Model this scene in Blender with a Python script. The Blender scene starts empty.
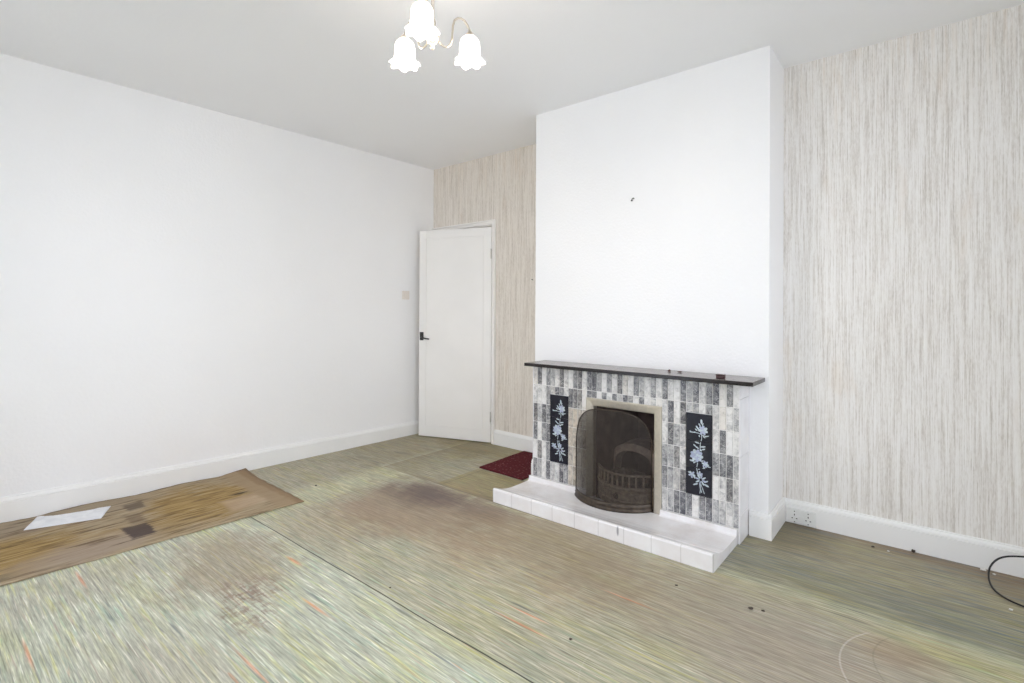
import bpy, bmesh, math, random
from mathutils import Vector, Matrix
random.seed(7)
C = bpy.context.scene.collection
PI = math.pi

# ------------------------------------------------------------------ colours / materials
def lin(c):
    c = c / 255.0
    return c / 12.92 if c <= 0.04045 else ((c + 0.055) / 1.055) ** 2.4
def col(r, g, b): return (lin(r), lin(g), lin(b), 1.0)

class NT:
    """small helper around one material's node tree"""
    def __init__(s, name):
        s.m = bpy.data.materials.new(name); s.m.use_nodes = True
        s.t = s.m.node_tree; s.n = s.t.nodes; s.l = s.t.links
        s.bsdf = s.n['Principled BSDF']; s.out = s.n['Material Output']
    def link(s, a, b): s.l.new(a, b)
    def setin(s, sock, v):
        if isinstance(v, bpy.types.NodeSocket): s.l.new(v, sock)
        elif v is not None: sock.default_value = v
    def coord(s): return s.n.new('ShaderNodeTexCoord').outputs['Object']
    def geo(s): return s.n.new('ShaderNodeNewGeometry').outputs['Position']
    def mapping(s, v, loc=(0, 0, 0), rot=(0, 0, 0), sc=(1, 1, 1)):
        n = s.n.new('ShaderNodeMapping'); s.link(v, n.inputs['Vector'])
        n.inputs['Location'].default_value = loc; n.inputs['Rotation'].default_value = rot; n.inputs['Scale'].default_value = sc
        return n.outputs[0]
    def noise(s, v, scale=1.0, detail=2.0, rough=0.5, dist=0.0):
        n = s.n.new('ShaderNodeTexNoise'); s.link(v, n.inputs['Vector'])
        n.inputs['Scale'].default_value = scale; n.inputs['Detail'].default_value = detail
        n.inputs['Roughness'].default_value = rough; n.inputs['Distortion'].default_value = dist
        return n.outputs['Fac']
    def voro(s, v, scale=1.0, feature='F1'):
        n = s.n.new('ShaderNodeTexVoronoi'); n.feature = feature; s.link(v, n.inputs['Vector'])
        n.inputs['Scale'].default_value = scale
        return n.outputs['Distance']
    def ramp(s, f, stops, interp='LINEAR'):
        n = s.n.new('ShaderNodeValToRGB'); s.link(f, n.inputs['Fac']); r = n.color_ramp; r.interpolation = interp
        while len(r.elements) < len(stops): r.elements.new(0.5)
        for e, (p, c) in zip(r.elements, stops):
            e.position = p; e.color = c if len(c) == 4 else (*c, 1)
        return n.outputs['Color']
    def rng(s, f, a, b, c=0.0, d=1.0, smooth=False):
        n = s.n.new('ShaderNodeMapRange'); s.setin(n.inputs['Value'], f)
        n.inputs['From Min'].default_value = a; n.inputs['From Max'].default_value = b
        n.inputs['To Min'].default_value = c; n.inputs['To Max'].default_value = d
        if smooth: n.interpolation_type = 'SMOOTHSTEP'
        return n.outputs['Result']
    def mix(s, f, a, b, mode='MIX'):
        n = s.n.new('ShaderNodeMix'); n.data_type = 'RGBA'; n.blend_type = mode
        s.setin(n.inputs[0], f); s.setin(n.inputs[6], a); s.setin(n.inputs[7], b)
        return n.outputs[2]
    def math(s, op, a, b=None, c=None, clamp=False):
        n = s.n.new('ShaderNodeMath'); n.operation = op; n.use_clamp = clamp
        s.setin(n.inputs[0], a)
        if b is not None: s.setin(n.inputs[1], b)
        if c is not None: s.setin(n.inputs[2], c)
        return n.outputs[0]
    def sep(s, v):
        n = s.n.new('ShaderNodeSeparateXYZ'); s.link(v, n.inputs[0]); return n.outputs
    def bump(s, h, strength=0.2, dist=0.01):
        n = s.n.new('ShaderNodeBump'); s.link(h, n.inputs['Height'])
        n.inputs['Strength'].default_value = strength; n.inputs['Distance'].default_value = dist
        s.link(n.outputs[0], s.bsdf.inputs['Normal'])
    def set(s, base=None, rough=None, metal=None, spec=None, **k):
        b = s.bsdf.inputs
        if base is not None: s.setin(b['Base Color'], base)
        if rough is not None: s.setin(b['Roughness'], rough)
        if metal is not None: s.setin(b['Metallic'], metal)
        if spec is not None: s.setin(b['Specular IOR Level'], spec)
        for kk, v in k.items(): s.setin(b[kk.replace('_', ' ')], v)
        return s.m

def simple(name, c, rough=0.5, metal=0.0, spec=0.5, var=0.06, scale=30.0, bump=0.0):
    t = NT(name); p = t.geo()
    n = t.noise(p, scale, 3)
    a = tuple(max(0, x * (1 - var)) for x in c[:3]) + (1,); b = tuple(min(1, x * (1 + var)) for x in c[:3]) + (1,)
    t.set(t.ramp(n, [(0.3, a), (0.7, b)]), rough, metal, spec)
    if bump: t.bump(n, bump, 0.002)
    return t.m

def mat_paint_wall():
    t = NT('textured_white_paint'); p = t.geo()
    a = t.noise(p, 55, 4, .6); v = t.voro(p, 70)
    big = t.noise(p, 1.3, 3)
    t.set(t.ramp(big, [(.3, col(245, 244, 243)), (.7, col(248, 247, 246))]), .38, 0, .4)
    t.bump(t.math('ADD', a, t.math('MULTIPLY', v, .5)), .22, .006)
    return t.m

def mat_ceiling():
    t = NT('matt_white_ceiling_paint'); p = t.geo()
    a = t.noise(p, 40, 4, .6); big = t.noise(p, .9, 2)
    t.set(t.ramp(big, [(.3, col(245, 245, 246)), (.7, col(248, 248, 249))]), .85, 0, .2)
    t.bump(a, .15, .006)
    return t.m

def mat_wallpaper(name='ribbed_pale_wallpaper', warm_tint=0.0):
    t = NT(name); p = t.geo()
    f1 = t.noise(t.mapping(p, sc=(1, 1, .018)), 205, 3, .63)
    f2 = t.noise(t.mapping(p, sc=(1, 1, .045)), 66, 3, .6)
    f3 = t.noise(t.mapping(p, sc=(1, 1, .25)), 9, 3, .55)
    f4 = t.noise(t.mapping(p, sc=(1, 1, .18)), 230, 2, .6)
    s = t.math('ADD', t.math('MULTIPLY', f1, .56), t.math('MULTIPLY', f2, .2))
    s = t.math('ADD', s, t.math('MULTIPLY', f4, .24))
    c = t.ramp(s, [(.36, col(206, 200, 192)), (.45, col(228, 224, 218)), (.53, col(243, 241, 238)), (.66, col(250, 249, 247))])
    tan = t.rng(f3, .57, .76, 0, .4, True)
    z = t.sep(p)[2]
    tan = t.math('ADD', tan, t.math('MULTIPLY', t.rng(z, 2.05, 2.6, 0, .45, True), t.rng(f2, .5, .7, 0, 1)), clamp=True)
    c = t.mix(tan, c, t.mix(.5, c, col(216, 194, 166)))
    if warm_tint: c = t.mix(warm_tint, c, col(230, 218, 200), 'MULTIPLY')  # even warm tint over the whole paper
    t.set(c, .7, 0, .25)
    t.bump(s, .3, .003)
    return t.m

def mat_gloss_white(name='white_gloss_paint', c=(246, 245, 242)):
    t = NT(name); p = t.geo()
    n = t.noise(p, 3, 3)
    t.set(t.ramp(n, [(.3, col(*[x - 4 for x in c])), (.7, col(*c))]), .33, 0, .5)
    t.bump(t.noise(p, 25, 2), .05, .003)
    return t.m

def mat_floor():
    t = NT('streaked_green_linoleum'); p = t.geo()
    xyz = t.sep(p)
    wob = t.noise(p, 2.0, 3, .6)
    wob2 = t.noise(p, 9.0, 4, .65)
    def stk(off, sx, sy, detail=2.5, ro=.55, dist=0.0):
        return t.noise(t.mapping(p, loc=off, sc=(sx, sy, 1)), 1.0, detail, ro, dist)
    a = stk((3, 1, 0), 5, 115, 3, .62)
    b = stk((9, 4, 0), 3.0, 62, 2.5)
    c_ = stk((1, 8, 0), 3.4, 60, 2)
    d = stk((5, 5, 0), 5.5, 140, 2)
    e = stk((2, 11, 0), 3.4, 66, 2)
    o = stk((12, 3, 0), 4.0, 50, 1.2, .4)
    k2 = stk((4, 14, 0), 5, 90, 2)
    fine = stk((7, 7, 0), 14, 260, 2)
    base = t.ramp(a, [(.27, col(146, 150, 138)), (.43, col(182, 188, 170)), (.57, col(200, 205, 188)), (.75, col(224, 226, 214))])
    base = t.mix(t.rng(b, .52, .72, 0, .7, True), base, col(192, 194, 128))     # yellow green
    base = t.mix(t.rng(e, .54, .73, 0, .6, True), base, col(168, 196, 176))     # mint
    base = t.mix(t.rng(k2, .57, .74, 0, .55, True), base, col(196, 178, 160))    # pinkish buff
    base = t.mix(t.rng(d, .58, .72, 0, .75, True), base, col(232, 233, 224))     # pale flecks
    base = t.mix(t.rng(c_, .58, .76, 0, .7, True), base, col(108, 117, 122))
    big = t.noise(t.mapping(p, sc=(1.2, 4.5, 1), loc=(3, 3, 0)), 1.6, 3, .6)
    base = t.mix(t.rng(big, .48, .70, 0, .45, True), base, t.mix(1.0, base, col(242, 240, 196), 'MULTIPLY'))
    base = t.mix(t.rng(big, .30, .46, .45, 0, True), base, t.mix(1.0, base, col(222, 238, 240), 'MULTIPLY'))    # slate flecks
    base = t.mix(t.rng(fine, .58, .76, 0, .3, True), base, col(128, 130, 112))
    base = t.mix(t.rng(o, .74, .80, 0, .55, True), base, col(212, 150, 106))     # rare orange flecks
    # --- masks with shapes of their own (wear, dirt, old rug outlines)
    def blob(cx, cy, rx, ry, soft=.6, amt=1.0, wb=.5, rot=0.0):
        m = t.mapping(p, loc=(-cx, -cy, 0))
        m = t.mapping(m, rot=(0, 0, -rot))
        m = t.mapping(m, sc=(1 / rx, 1 / ry, 0))
        n = t.n.new('ShaderNodeVectorMath'); n.operation = 'LENGTH'; t.link(m, n.inputs[0])
        q = t.math('ADD', n.outputs['Value'], t.math('MULTIPLY', t.math('SUBTRACT', wob, .5), wb * 2.6))
        q = t.math('ADD', q, t.math('MULTIPLY', t.math('SUBTRACT', wob2, .5), wb * 2.2))
        q = t.math('ADD', q, t.math('MULTIPLY', t.math('SUBTRACT', a, .5), wb * 1.2))
        return t.rng(q, 1 - soft, 1 + soft * .5, amt, 0, True)
    def box(x0, x1, y0, y1, soft=.02, amt=1.0, wb=.03):
        wx = t.math('ADD', xyz[0], t.math('MULTIPLY', t.math('SUBTRACT', wob2, .5), wb))
        wy = t.math('ADD', xyz[1], t.math('MULTIPLY', t.math('SUBTRACT', wob2, .5), wb))
        r = t.math('MULTIPLY', t.rng(wx, x0 - soft, x0 + soft, 0, 1, True), t.rng(wx, x1 - soft, x1 + soft, 1, 0, True))
        r2 = t.math('MULTIPLY', t.rng(wy, y0 - soft, y0 + soft, 0, 1, True), t.rng(wy, y1 - soft, y1 + soft, 1, 0, True))
        return t.math('MULTIPLY', t.math('MULTIPLY', r, r2), amt)
    def line(axis, v, w, lo, hi, amt=1.0, wb=.01):
        k = xyz[axis]; m = xyz[1 - axis]
        q = t.math('ABSOLUTE', t.math('SUBTRACT', t.math('ADD', k, t.math('MULTIPLY', t.math('SUBTRACT', wob, .5), wb)), v))
        r = t.rng(q, w * .4, w, 1, 0, True)
        r = t.math('MULTIPLY', r, t.math('MULTIPLY', t.rng(m, lo - .02, lo + .02), t.rng(m, hi - .05, hi + .05, 1, 0)))
        return t.math('MULTIPLY', r, amt)
    c = base
    mul = lambda f, k: t.mix(f, c, k, 'MULTIPLY')
    # perimeter behind the old carpet line: greyer olive
    c = mul(box(-1, .62, 1.2, 4.5, .10, 1.0, .10), col(216, 204, 196))
    c = mul(box(.62, 2.2, 2.395, 4.5, .012, 1.0, .03), col(213, 202, 192))
    c = mul(blob(.9, 3.35, .75, .35, .6, .8), col(220, 210, 176))
    c = mul(blob(.35, 3.0, .8, .8, .6, .6), col(220, 212, 196))
    # yellowish strip beside it and along the left
    c = mul(box(.60, .93, 1.25, 2.40, .05, .6, .05), col(238, 228, 200))
    c = mul(box(1.22, 2.2, 2.40, 2.82, .02, .8, .02), col(236, 226, 188))
    # right hand alcove: grey green, then brown dust by the skirting
    c = mul(box(3.05, 6, 2.47, 3.5, .07, 1.0, .07), col(208, 196, 180))
    c = mul(box(2.95, 6, 2.50, 2.80, .14, .8, .12), col(216, 224, 236))
    c = mul(box(3.1, 6, 2.36, 2.50, .06, .45, .05), col(246, 238, 200))
    c = t.mix(blob(3.85, 3.30, .80, .17, .5, .85, .3), c, col(124, 102, 80))
    c = t.mix(blob(4.4, 3.15, .45, .20, .5, .6, .3), c, col(126, 104, 80))
    c = t.mix(blob(3.55, 3.05, .5, .3, .8, .35, .4), c, col(150, 138, 116))
    alc = box(3.05, 6, 2.47, 3.3, .07, 1.0, .07)
    c = t.mix(t.math('MULTIPLY', alc, t.rng(c_, .47, .66, 0, .6, True)), c, col(112, 122, 126))
    c = t.mix(t.math('MULTIPLY', alc, t.rng(e, .50, .70, 0, .5, True)), c, col(160, 158, 122))
    c = t.mix(blob(4.0, 2.32, .30, .12, .8, .32, .4), c, t.mix(1.0, base, col(246, 240, 178), 'MULTIPLY'))
    c = mul(blob(3.25, 3.1, .3, .25, .6, .8, .3), col(200, 194, 184))
    # central worn brown field
    c = mul(box(.93, 4.2, 1.32, 2.42, .05, .6, .06), col(214, 200, 184))
    c = t.mix(blob(1.50, 2.06, .64, .44, .5, .78, .4), c, col(146, 126, 106))
    c = t.mix(t.math('MULTIPLY', blob(1.36, 2.23, .40, .19, .8, .92, .45), box(.96, 2.0, 1.9, 2.40, .02)), c, col(98, 83, 79))
    c = t.mix(t.math('MULTIPLY', blob(1.78, 2.25, .28, .14, .8, .75, .45), box(1.0, 2.2, 1.9, 2.40, .02)), c, col(114, 98, 90))
    c = t.mix(blob(2.35, 2.14, .75, .36, .55, .64, .5), c, col(148, 130, 106))
    c = t.mix(blob(3.2, 2.10, .60, .36, .6, .5, .5), c, col(156, 144, 126))
    c = t.mix(blob(3.62, 1.98, .45, .36, .6, .6, .35), c, col(158, 148, 136))
    c = t.mix(blob(3.75, 2.25, .16, .09, .7, .5, .4), c, col(156, 134, 108))
    c = t.mix(blob(1.25, 1.62, .40, .30, .7, .34, .5), c, col(160, 140, 118))
    c = t.mix(blob(2.05, 1.8, .6, .2, .7, .4, .5), c, col(166, 148, 124))
    # brown patch left of the seam, rusty marks, mauve scuffs
    c = t.mix(blob(1.32, 1.02, .42, .26, .6, .62, .6), c, col(152, 134, 112))
    c = t.mix(blob(1.02, .70, .25, .45, .7, .34, .6), c, col(160, 146, 128))
    pat = t.rng(t.noise(p, 22, 4, .7), .44, .60, 0, 1, True)
    c = t.mix(t.math('MULTIPLY', blob(1.64, .98, .17, .13, .8, .7, .5), pat), c, col(136, 110, 98))
    c = t.mix(t.math('MULTIPLY', blob(1.80, .90, .20, .10, .8, .55, .5), pat), c, col(140, 112, 100))
    c = t.mix(blob(1.95, .55, .45, .2, .8, .3, .6), c, col(176, 162, 154))
    c = t.mix(blob(2.55, 1.28, .35, .05, .7, .30, .4), c, col(176, 172, 110))
    # single orange streaks
    for (x, y, rx, ry) in ((1.95, 1.085, .10, .011), (.96, .53, .11, .009), (2.11, .769, .15, .008), (2.65, 1.53, .13, .008), (2.64, 1.60, .10, .007), (2.90, 1.95, .12, .006), (1.52, 1.22, .07, .014), (1.45, .30, .12, .008)):
        c = t.mix(blob(x, y, rx, ry * .75, .8, .6, .12), c, col(220, 136, 92))
    # scratched arcs left by furniture
    def ring(cx, cy, r, w, amt, a0=None):
        m = t.mapping(p, loc=(-cx, -cy, 0), sc=(1, 1, 0))
        n = t.n.new('ShaderNodeVectorMath'); n.operation = 'LENGTH'; t.link(m, n.inputs[0])
        q = t.math('ABSOLUTE', t.math('SUBTRACT', n.outputs['Value'], r))
        f = t.rng(q, w * .3, w, amt, 0, True)
        if a0 is not None: f = t.math('MULTIPLY', f, t.rng(xyz[0], a0 - .01, a0 + .01, 1, 0))
        return f
    c = t.mix(ring(3.95, 2.13, .325, .0045, .40, 3.69), c, col(214, 212, 206))
    c = t.mix(ring(3.99, 2.2, .275, .004, .28, 3.76), c, col(110, 110, 90))
    c = t.mix(ring(3.2, 1.55, .25, .004, .12, 3.05), c, col(214, 214, 206))
    c = t.mix(.55, c, t.ramp(t.math('ADD', t.math('MULTIPLY', d, .5), t.math('MULTIPLY', b, .5)), [(.36, col(176, 172, 166)), (.5, col(226, 224, 220)), (.62, col(255, 255, 255))]), 'MULTIPLY')
    c = t.mix(.6, c, t.ramp(fine, [(.34, col(188, 186, 180)), (.6, col(252, 252, 250))]), 'MULTIPLY')
    c = t.mix(1.0, c, (1.42, 1.40, 1.42, 1), 'MULTIPLY')
    # joints between the sheets
    c = t.mix(line(1, 1.316, .0042, .83, 6, .95, .012), c, col(52, 52, 46))
    c = t.mix(line(1, 2.405, .006, .9, 1.75, .45, .02), c, col(92, 84, 72))
    c = t.mix(line(0, 1.265, .005, 2.40, 2.86, .6, .01), c, col(96, 92, 74))
    c = t.mix(line(0, .93, .006, 1.35, 2.40, .22, .03), c, col(110, 104, 82))
    c = t.mix(line(1, 2.50, .006, 3.05, 6, .30, .02), c, col(96, 96, 84))
    # grime in the corners along the skirting
    spk = t.rng(t.voro(p, 7.0), .016, .028, .6, 0, True)
    c = t.mix(t.math('MULTIPLY', spk, t.rng(wob2, .5, .6, 0, 1)), c, col(70, 62, 54))
    r = t.rng(fine, .3, .7, .36, .52)
    t.set(c, r, 0, .35)
    t.bump(t.math('ADD', fine, t.math('MULTIPLY', wob, 2.0)), .06, .003)
    return t.m

def mat_mat():
    t = NT('worn_brown_fibre_backing'); p = t.geo(); xyz = t.sep(p)
    g1 = t.noise(t.mapping(p, sc=(70, 5, 1)), 1, 4, .65)
    g2 = t.noise(t.mapping(p, sc=(26, 3.5, 1), loc=(2, 4, 0)), 1, 4, .6)
    w = t.noise(p, 4.5, 4, .6); w2 = t.noise(p, 14, 4, .65)
    def blob(cx, cy, rx, ry, soft, amt, wb, sq=False):
        m = t.mapping(p, loc=(-cx, -cy, 0)); m = t.mapping(m, sc=(1 / rx, 1 / ry, 0))
        if sq:
            q = t.sep(m); L = t.math('MAXIMUM', t.math('ABSOLUTE', q[0]), t.math('ABSOLUTE', q[1]))
        else:
            n = t.n.new('ShaderNodeVectorMath'); n.operation = 'LENGTH'; t.link(m, n.inputs[0]); L = n.outputs['Value']
        q = t.math('ADD', L, t.math('MULTIPLY', t.math('SUBTRACT', w, .5), wb * 2.0))
        q = t.math('ADD', q, t.math('MULTIPLY', t.math('SUBTRACT', g1, .5), wb * 2.6))
        return t.rng(q, 1 - soft, 1 + soft * .5, amt, 0, True)
    c = t.ramp(g1, [(.25, col(130, 112, 88)), (.45, col(162, 144, 116)), (.6, col(176, 159, 132)), (.8, col(194, 179, 154))])
    gold = t.ramp(g1, [(.28, col(104, 80, 44)), (.45, col(152, 124, 74)), (.6, col(178, 150, 98)), (.78, col(200, 174, 124))])
    c = t.mix(blob(.44, .30, .30, .44, .6, .95, .8), c, gold)
    c = t.mix(blob(.36, 1.22, .33, .32, .5, .9, .7), c, gold)
    c = t.mix(blob(.60, 1.02, .20, .22, .6, .6, .8), c, gold)
    c = t.mix(blob(.66, .62, .16, .30, .7, .7, .7), c, col(164, 148, 134))
    c = t.mix(blob(.03, .45, .16, .6, .6, .6, .6), c, col(156, 142, 126))
    dk = t.rng(g2, .50, .70, 0, .75, True)
    c = t.mix(t.math('MULTIPLY', dk, t.rng(xyz[1], 1.5, 1.6, 1, .2)), c, col(88, 66, 42))
    c = t.mix(blob(.575, .845, .10, .055, .25, .9, .45, True), c, col(78, 66, 64))
    c = t.mix(blob(.15, .93, .075, .05, .3, .75, .5, True), c, col(98, 84, 74))
    c = t.mix(blob(.37, .88, .12, .045, .5, .6, .7, True), c, col(110, 94, 78))
    c = t.mix(blob(.57, 1.40, .11, .12, .25, .6, .35, True), c, col(190, 166, 140))
    c = t.mix(blob(.40, 1.43, .022, .06, .6, .85, .6), c, col(58, 46, 34))
    c = t.mix(t.rng(t.math('ADD', xyz[1], t.math('MULTIPLY', w2, .06)), 1.50, 1.54, 0, .75, True), c, col(162, 140, 112))
    c = t.mix(t.rng(t.math('ADD', xyz[1], t.math('MULTIPLY', w2, .06)), 1.60, 1.63, 0, .6, True), c, col(140, 114, 86))
    c = t.mix(blob(.7, .22, .06, .12, .5, .6, .5), c, col(100, 98, 86))
    t.set(c, .8, 0, .2)
    t.bump(t.math('ADD', g1, w2), .35, .006)
    return t.m

def mat_marble():
    t = NT('grey_marbled_tile'); p = t.geo()
    at = t.n.new('ShaderNodeAttribute'); at.attribute_name = 'tone'
    rgb = t.n.new('ShaderNodeSeparateColor'); t.link(at.outputs['Color'], rgb.inputs[0])
    off = t.n.new('ShaderNodeCombineXYZ'); t.link(t.math('MULTIPLY', rgb.outputs[1], 40), off.inputs[0]); t.link(t.math('MULTIPLY', rgb.outputs[1], 17), off.inputs[2])
    va = t.n.new('ShaderNodeVectorMath'); va.operation = 'ADD'; t.link(p, va.inputs[0]); t.link(off.outputs[0], va.inputs[1])
    q = va.outputs[0]
    n1 = t.noise(q, 34, 5, .68, .6); n2 = t.noise(q, 95, 4, .7)
    v = t.math('ADD', t.math('ADD', t.math('MULTIPLY', rgb.outputs[0], .62), t.math('MULTIPLY', t.math('SUBTRACT', n1, .2), .95)), t.math('MULTIPLY', n2, .22))
    c = t.ramp(v, [(.36, col(84, 84, 90)), (.52, col(128, 128, 130)), (.68, col(176, 175, 174)), (.86, col(222, 220, 216)), (.98, col(236, 234, 231))])
    vein = t.rng(t.math('ABSOLUTE', t.math('SUBTRACT', t.noise(q, 22, 4, .6, 1.2), .5)), 0, .016, .7, 0, True)
    c = t.mix(vein, c, col(230, 228, 226))
    c = t.mix(t.math('MULTIPLY', rgb.outputs[2], .8), c, t.mix(.7, c, col(214, 192, 156), 'MULTIPLY'))
    t.set(c, .18, 0, .5)
    t.bump(n2, .05, .002)
    return t.m

def mat_guard_mesh():
    t = NT('fine_dark_wire_mesh')
    tr = t.n.new('ShaderNodeBsdfTransparent'); tr.inputs[0].default_value = (1, 1, 1, 1)
    t.set(col(50, 42, 36), .5, .2, .4)
    mx = t.n.new('ShaderNodeMixShader')
    wv = t.noise(t.geo(), 60, 3)
    t.link(t.rng(wv, .3, .7, .66, .71), mx.inputs[0])
    t.link(tr.outputs[0], mx.inputs[1]); t.link(t.bsdf.outputs[0], mx.inputs[2])
    t.link(mx.outputs[0], t.out.inputs[0])
    return t.m

def mat_shade():
    t = NT('frosted_glass')
    t.n.remove(t.bsdf)
    tl = t.n.new('ShaderNodeBsdfTranslucent'); df = t.n.new('ShaderNodeBsdfDiffuse'); tp = t.n.new('ShaderNodeBsdfTransparent'); gl = t.n.new('ShaderNodeBsdfGlossy')
    nz = t.noise(t.geo(), 40, 2)
    cc = t.ramp(nz, [(.3, col(250, 246, 240)), (.7, col(255, 253, 250))])
    t.link(cc, tl.inputs[0]); t.link(cc, df.inputs[0]); gl.inputs['Roughness'].default_value = .15
    m1 = t.n.new('ShaderNodeMixShader'); m1.inputs[0].default_value = .5
    t.link(tl.outputs[0], m1.inputs[1]); t.link(df.outputs[0], m1.inputs[2])
    m2 = t.n.new('ShaderNodeMixShader'); m2.inputs[0].default_value = .35
    t.link(m1.outputs[0], m2.inputs[1]); t.link(tp.outputs[0], m2.inputs[2])
    m3 = t.n.new('ShaderNodeMixShader'); m3.inputs[0].default_value = .06
    t.link(m2.outputs[0], m3.inputs[1]); t.link(gl.outputs[0], m3.inputs[2])
    t.link(m3.outputs[0], t.out.inputs[0])
    return t.m

def mat_emit(name, c, s):
    t = NT(name); t.set((1, 1, 1, 1), .4, Emission_Color=c, Emission_Strength=s); return t.m

def mat_window_glass():
    t = NT('clear_window_glass'); t.n.remove(t.bsdf)
    tp = t.n.new('ShaderNodeBsdfTransparent'); gl = t.n.new('ShaderNodeBsdfGlossy'); gl.inputs['Roughness'].default_value = .02
    f = t.n.new('ShaderNodeFresnel'); f.inputs[0].default_value = 1.45
    mx = t.n.new('ShaderNodeMixShader'); t.link(f.outputs[0], mx.inputs[0]); t.link(tp.outputs[0], mx.inputs[1]); t.link(gl.outputs[0], mx.inputs[2])
    t.link(mx.outputs[0], t.out.inputs[0]); return t.m

def mat_rug():
    t = NT('dark_red_patterned_pile'); p = t.geo()
    v = t.voro(p, 34); n = t.noise(p, 70, 3); k = t.noise(p, 240, 2)
    c = t.ramp(k, [(.3, col(72, 28, 33)), (.7, col(106, 46, 51))])
    c = t.mix(t.rng(v, .14, .28, .6, 0, True), c, col(150, 104, 104))
    c = t.mix(t.rng(n, .58, .7, 0, .75, True), c, col(70, 26, 38))
    t.set(c, .95, 0, .1); t.bump(k, .5, .005)
    return t.m

def mat_mantel():
    t = NT('dark_stained_wood'); p = t.geo()
    n = t.noise(t.mapping(p, sc=(4, 60, 60)), 1, 4, .6)
    w = t.noise(p, 30, 4)
    c = t.ramp(n, [(.3, col(20, 15, 14)), (.7, col(34, 27, 25))])
    c = t.mix(t.rng(w, .62, .78, 0, .25, True), c, col(52, 44, 40))
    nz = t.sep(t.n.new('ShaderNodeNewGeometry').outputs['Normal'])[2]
    dust_sheen = t.math('MULTIPLY', t.rng(nz, .6, .9), t.rng(w, .25, .75, .62, .72))
    c = t.mix(dust_sheen, c, col(150, 140, 134))  # gloss reflection and dust painted as a paler tone on upward faces
    t.set(c, t.rng(w, .3, .7, .16, .24), 0, .5); t.bump(n, .02, .002)
    return t.m

def mat_tile_white():
    t = NT('glazed_white_tile'); p = t.geo()
    n = t.noise(p, 9, 4, .6)
    t.set(t.ramp(n, [(.3, col(226, 223, 222)), (.65, col(236, 234, 234))]), .16, 0, .5)
    t.bump(t.noise(p, 14, 2), .06, .004)
    return t.m

def mat_hearth():
    t = NT('glazed_white_hearth_tile'); p = t.geo(); xyz = t.sep(p)
    n = t.noise(p, 9, 4, .6); d = t.noise(p, 5, 4, .65)
    c = t.ramp(n, [(.3, col(236, 231, 229)), (.65, col(245, 243, 243))])
    dirt = t.math('MULTIPLY', t.rng(d, .48, .78, 0, .35, True), t.rng(xyz[1], 2.42, 2.5))
    c = t.mix(dirt, c, col(196, 182, 172))
    # tile joints at their 149 mm pitch
    q = t.math('ABSOLUTE', t.math('SUBTRACT', t.math('FRACT', t.math('DIVIDE', t.math('SUBTRACT', xyz[0], 1.755 - .0747), .1495)), .5))
    jt = t.math('MULTIPLY', t.rng(q, .005, .011, .55, 0), t.rng(xyz[1], 2.392, 2.41, 1, .12))
    c = t.mix(jt, c, col(150, 142, 136))
    ry = t.math('ABSOLUTE', t.math('SUBTRACT', xyz[1], 2.585))
    c = t.mix(t.rng(ry, .0008, .0018, .08, 0), c, col(160, 152, 148))
    # one chipped mark on the front
    mk = t.n.new('ShaderNodeVectorMath'); mk.operation = 'LENGTH'; t.link(t.mapping(t.mapping(p, loc=(-2.618, 0, -.062)), rot=(0, .35, 0), sc=(140, 0, 36)), mk.inputs[0])
    c = t.mix(t.math('MULTIPLY', t.rng(mk.outputs['Value'], .6, 1.1, .8, 0), t.rng(xyz[1], 2.391, 2.393, 1, 0)), c, col(140, 140, 146))
    t.set(c, .17, 0, .5); t.bump(n, .04, .003)
    return t.m

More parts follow.
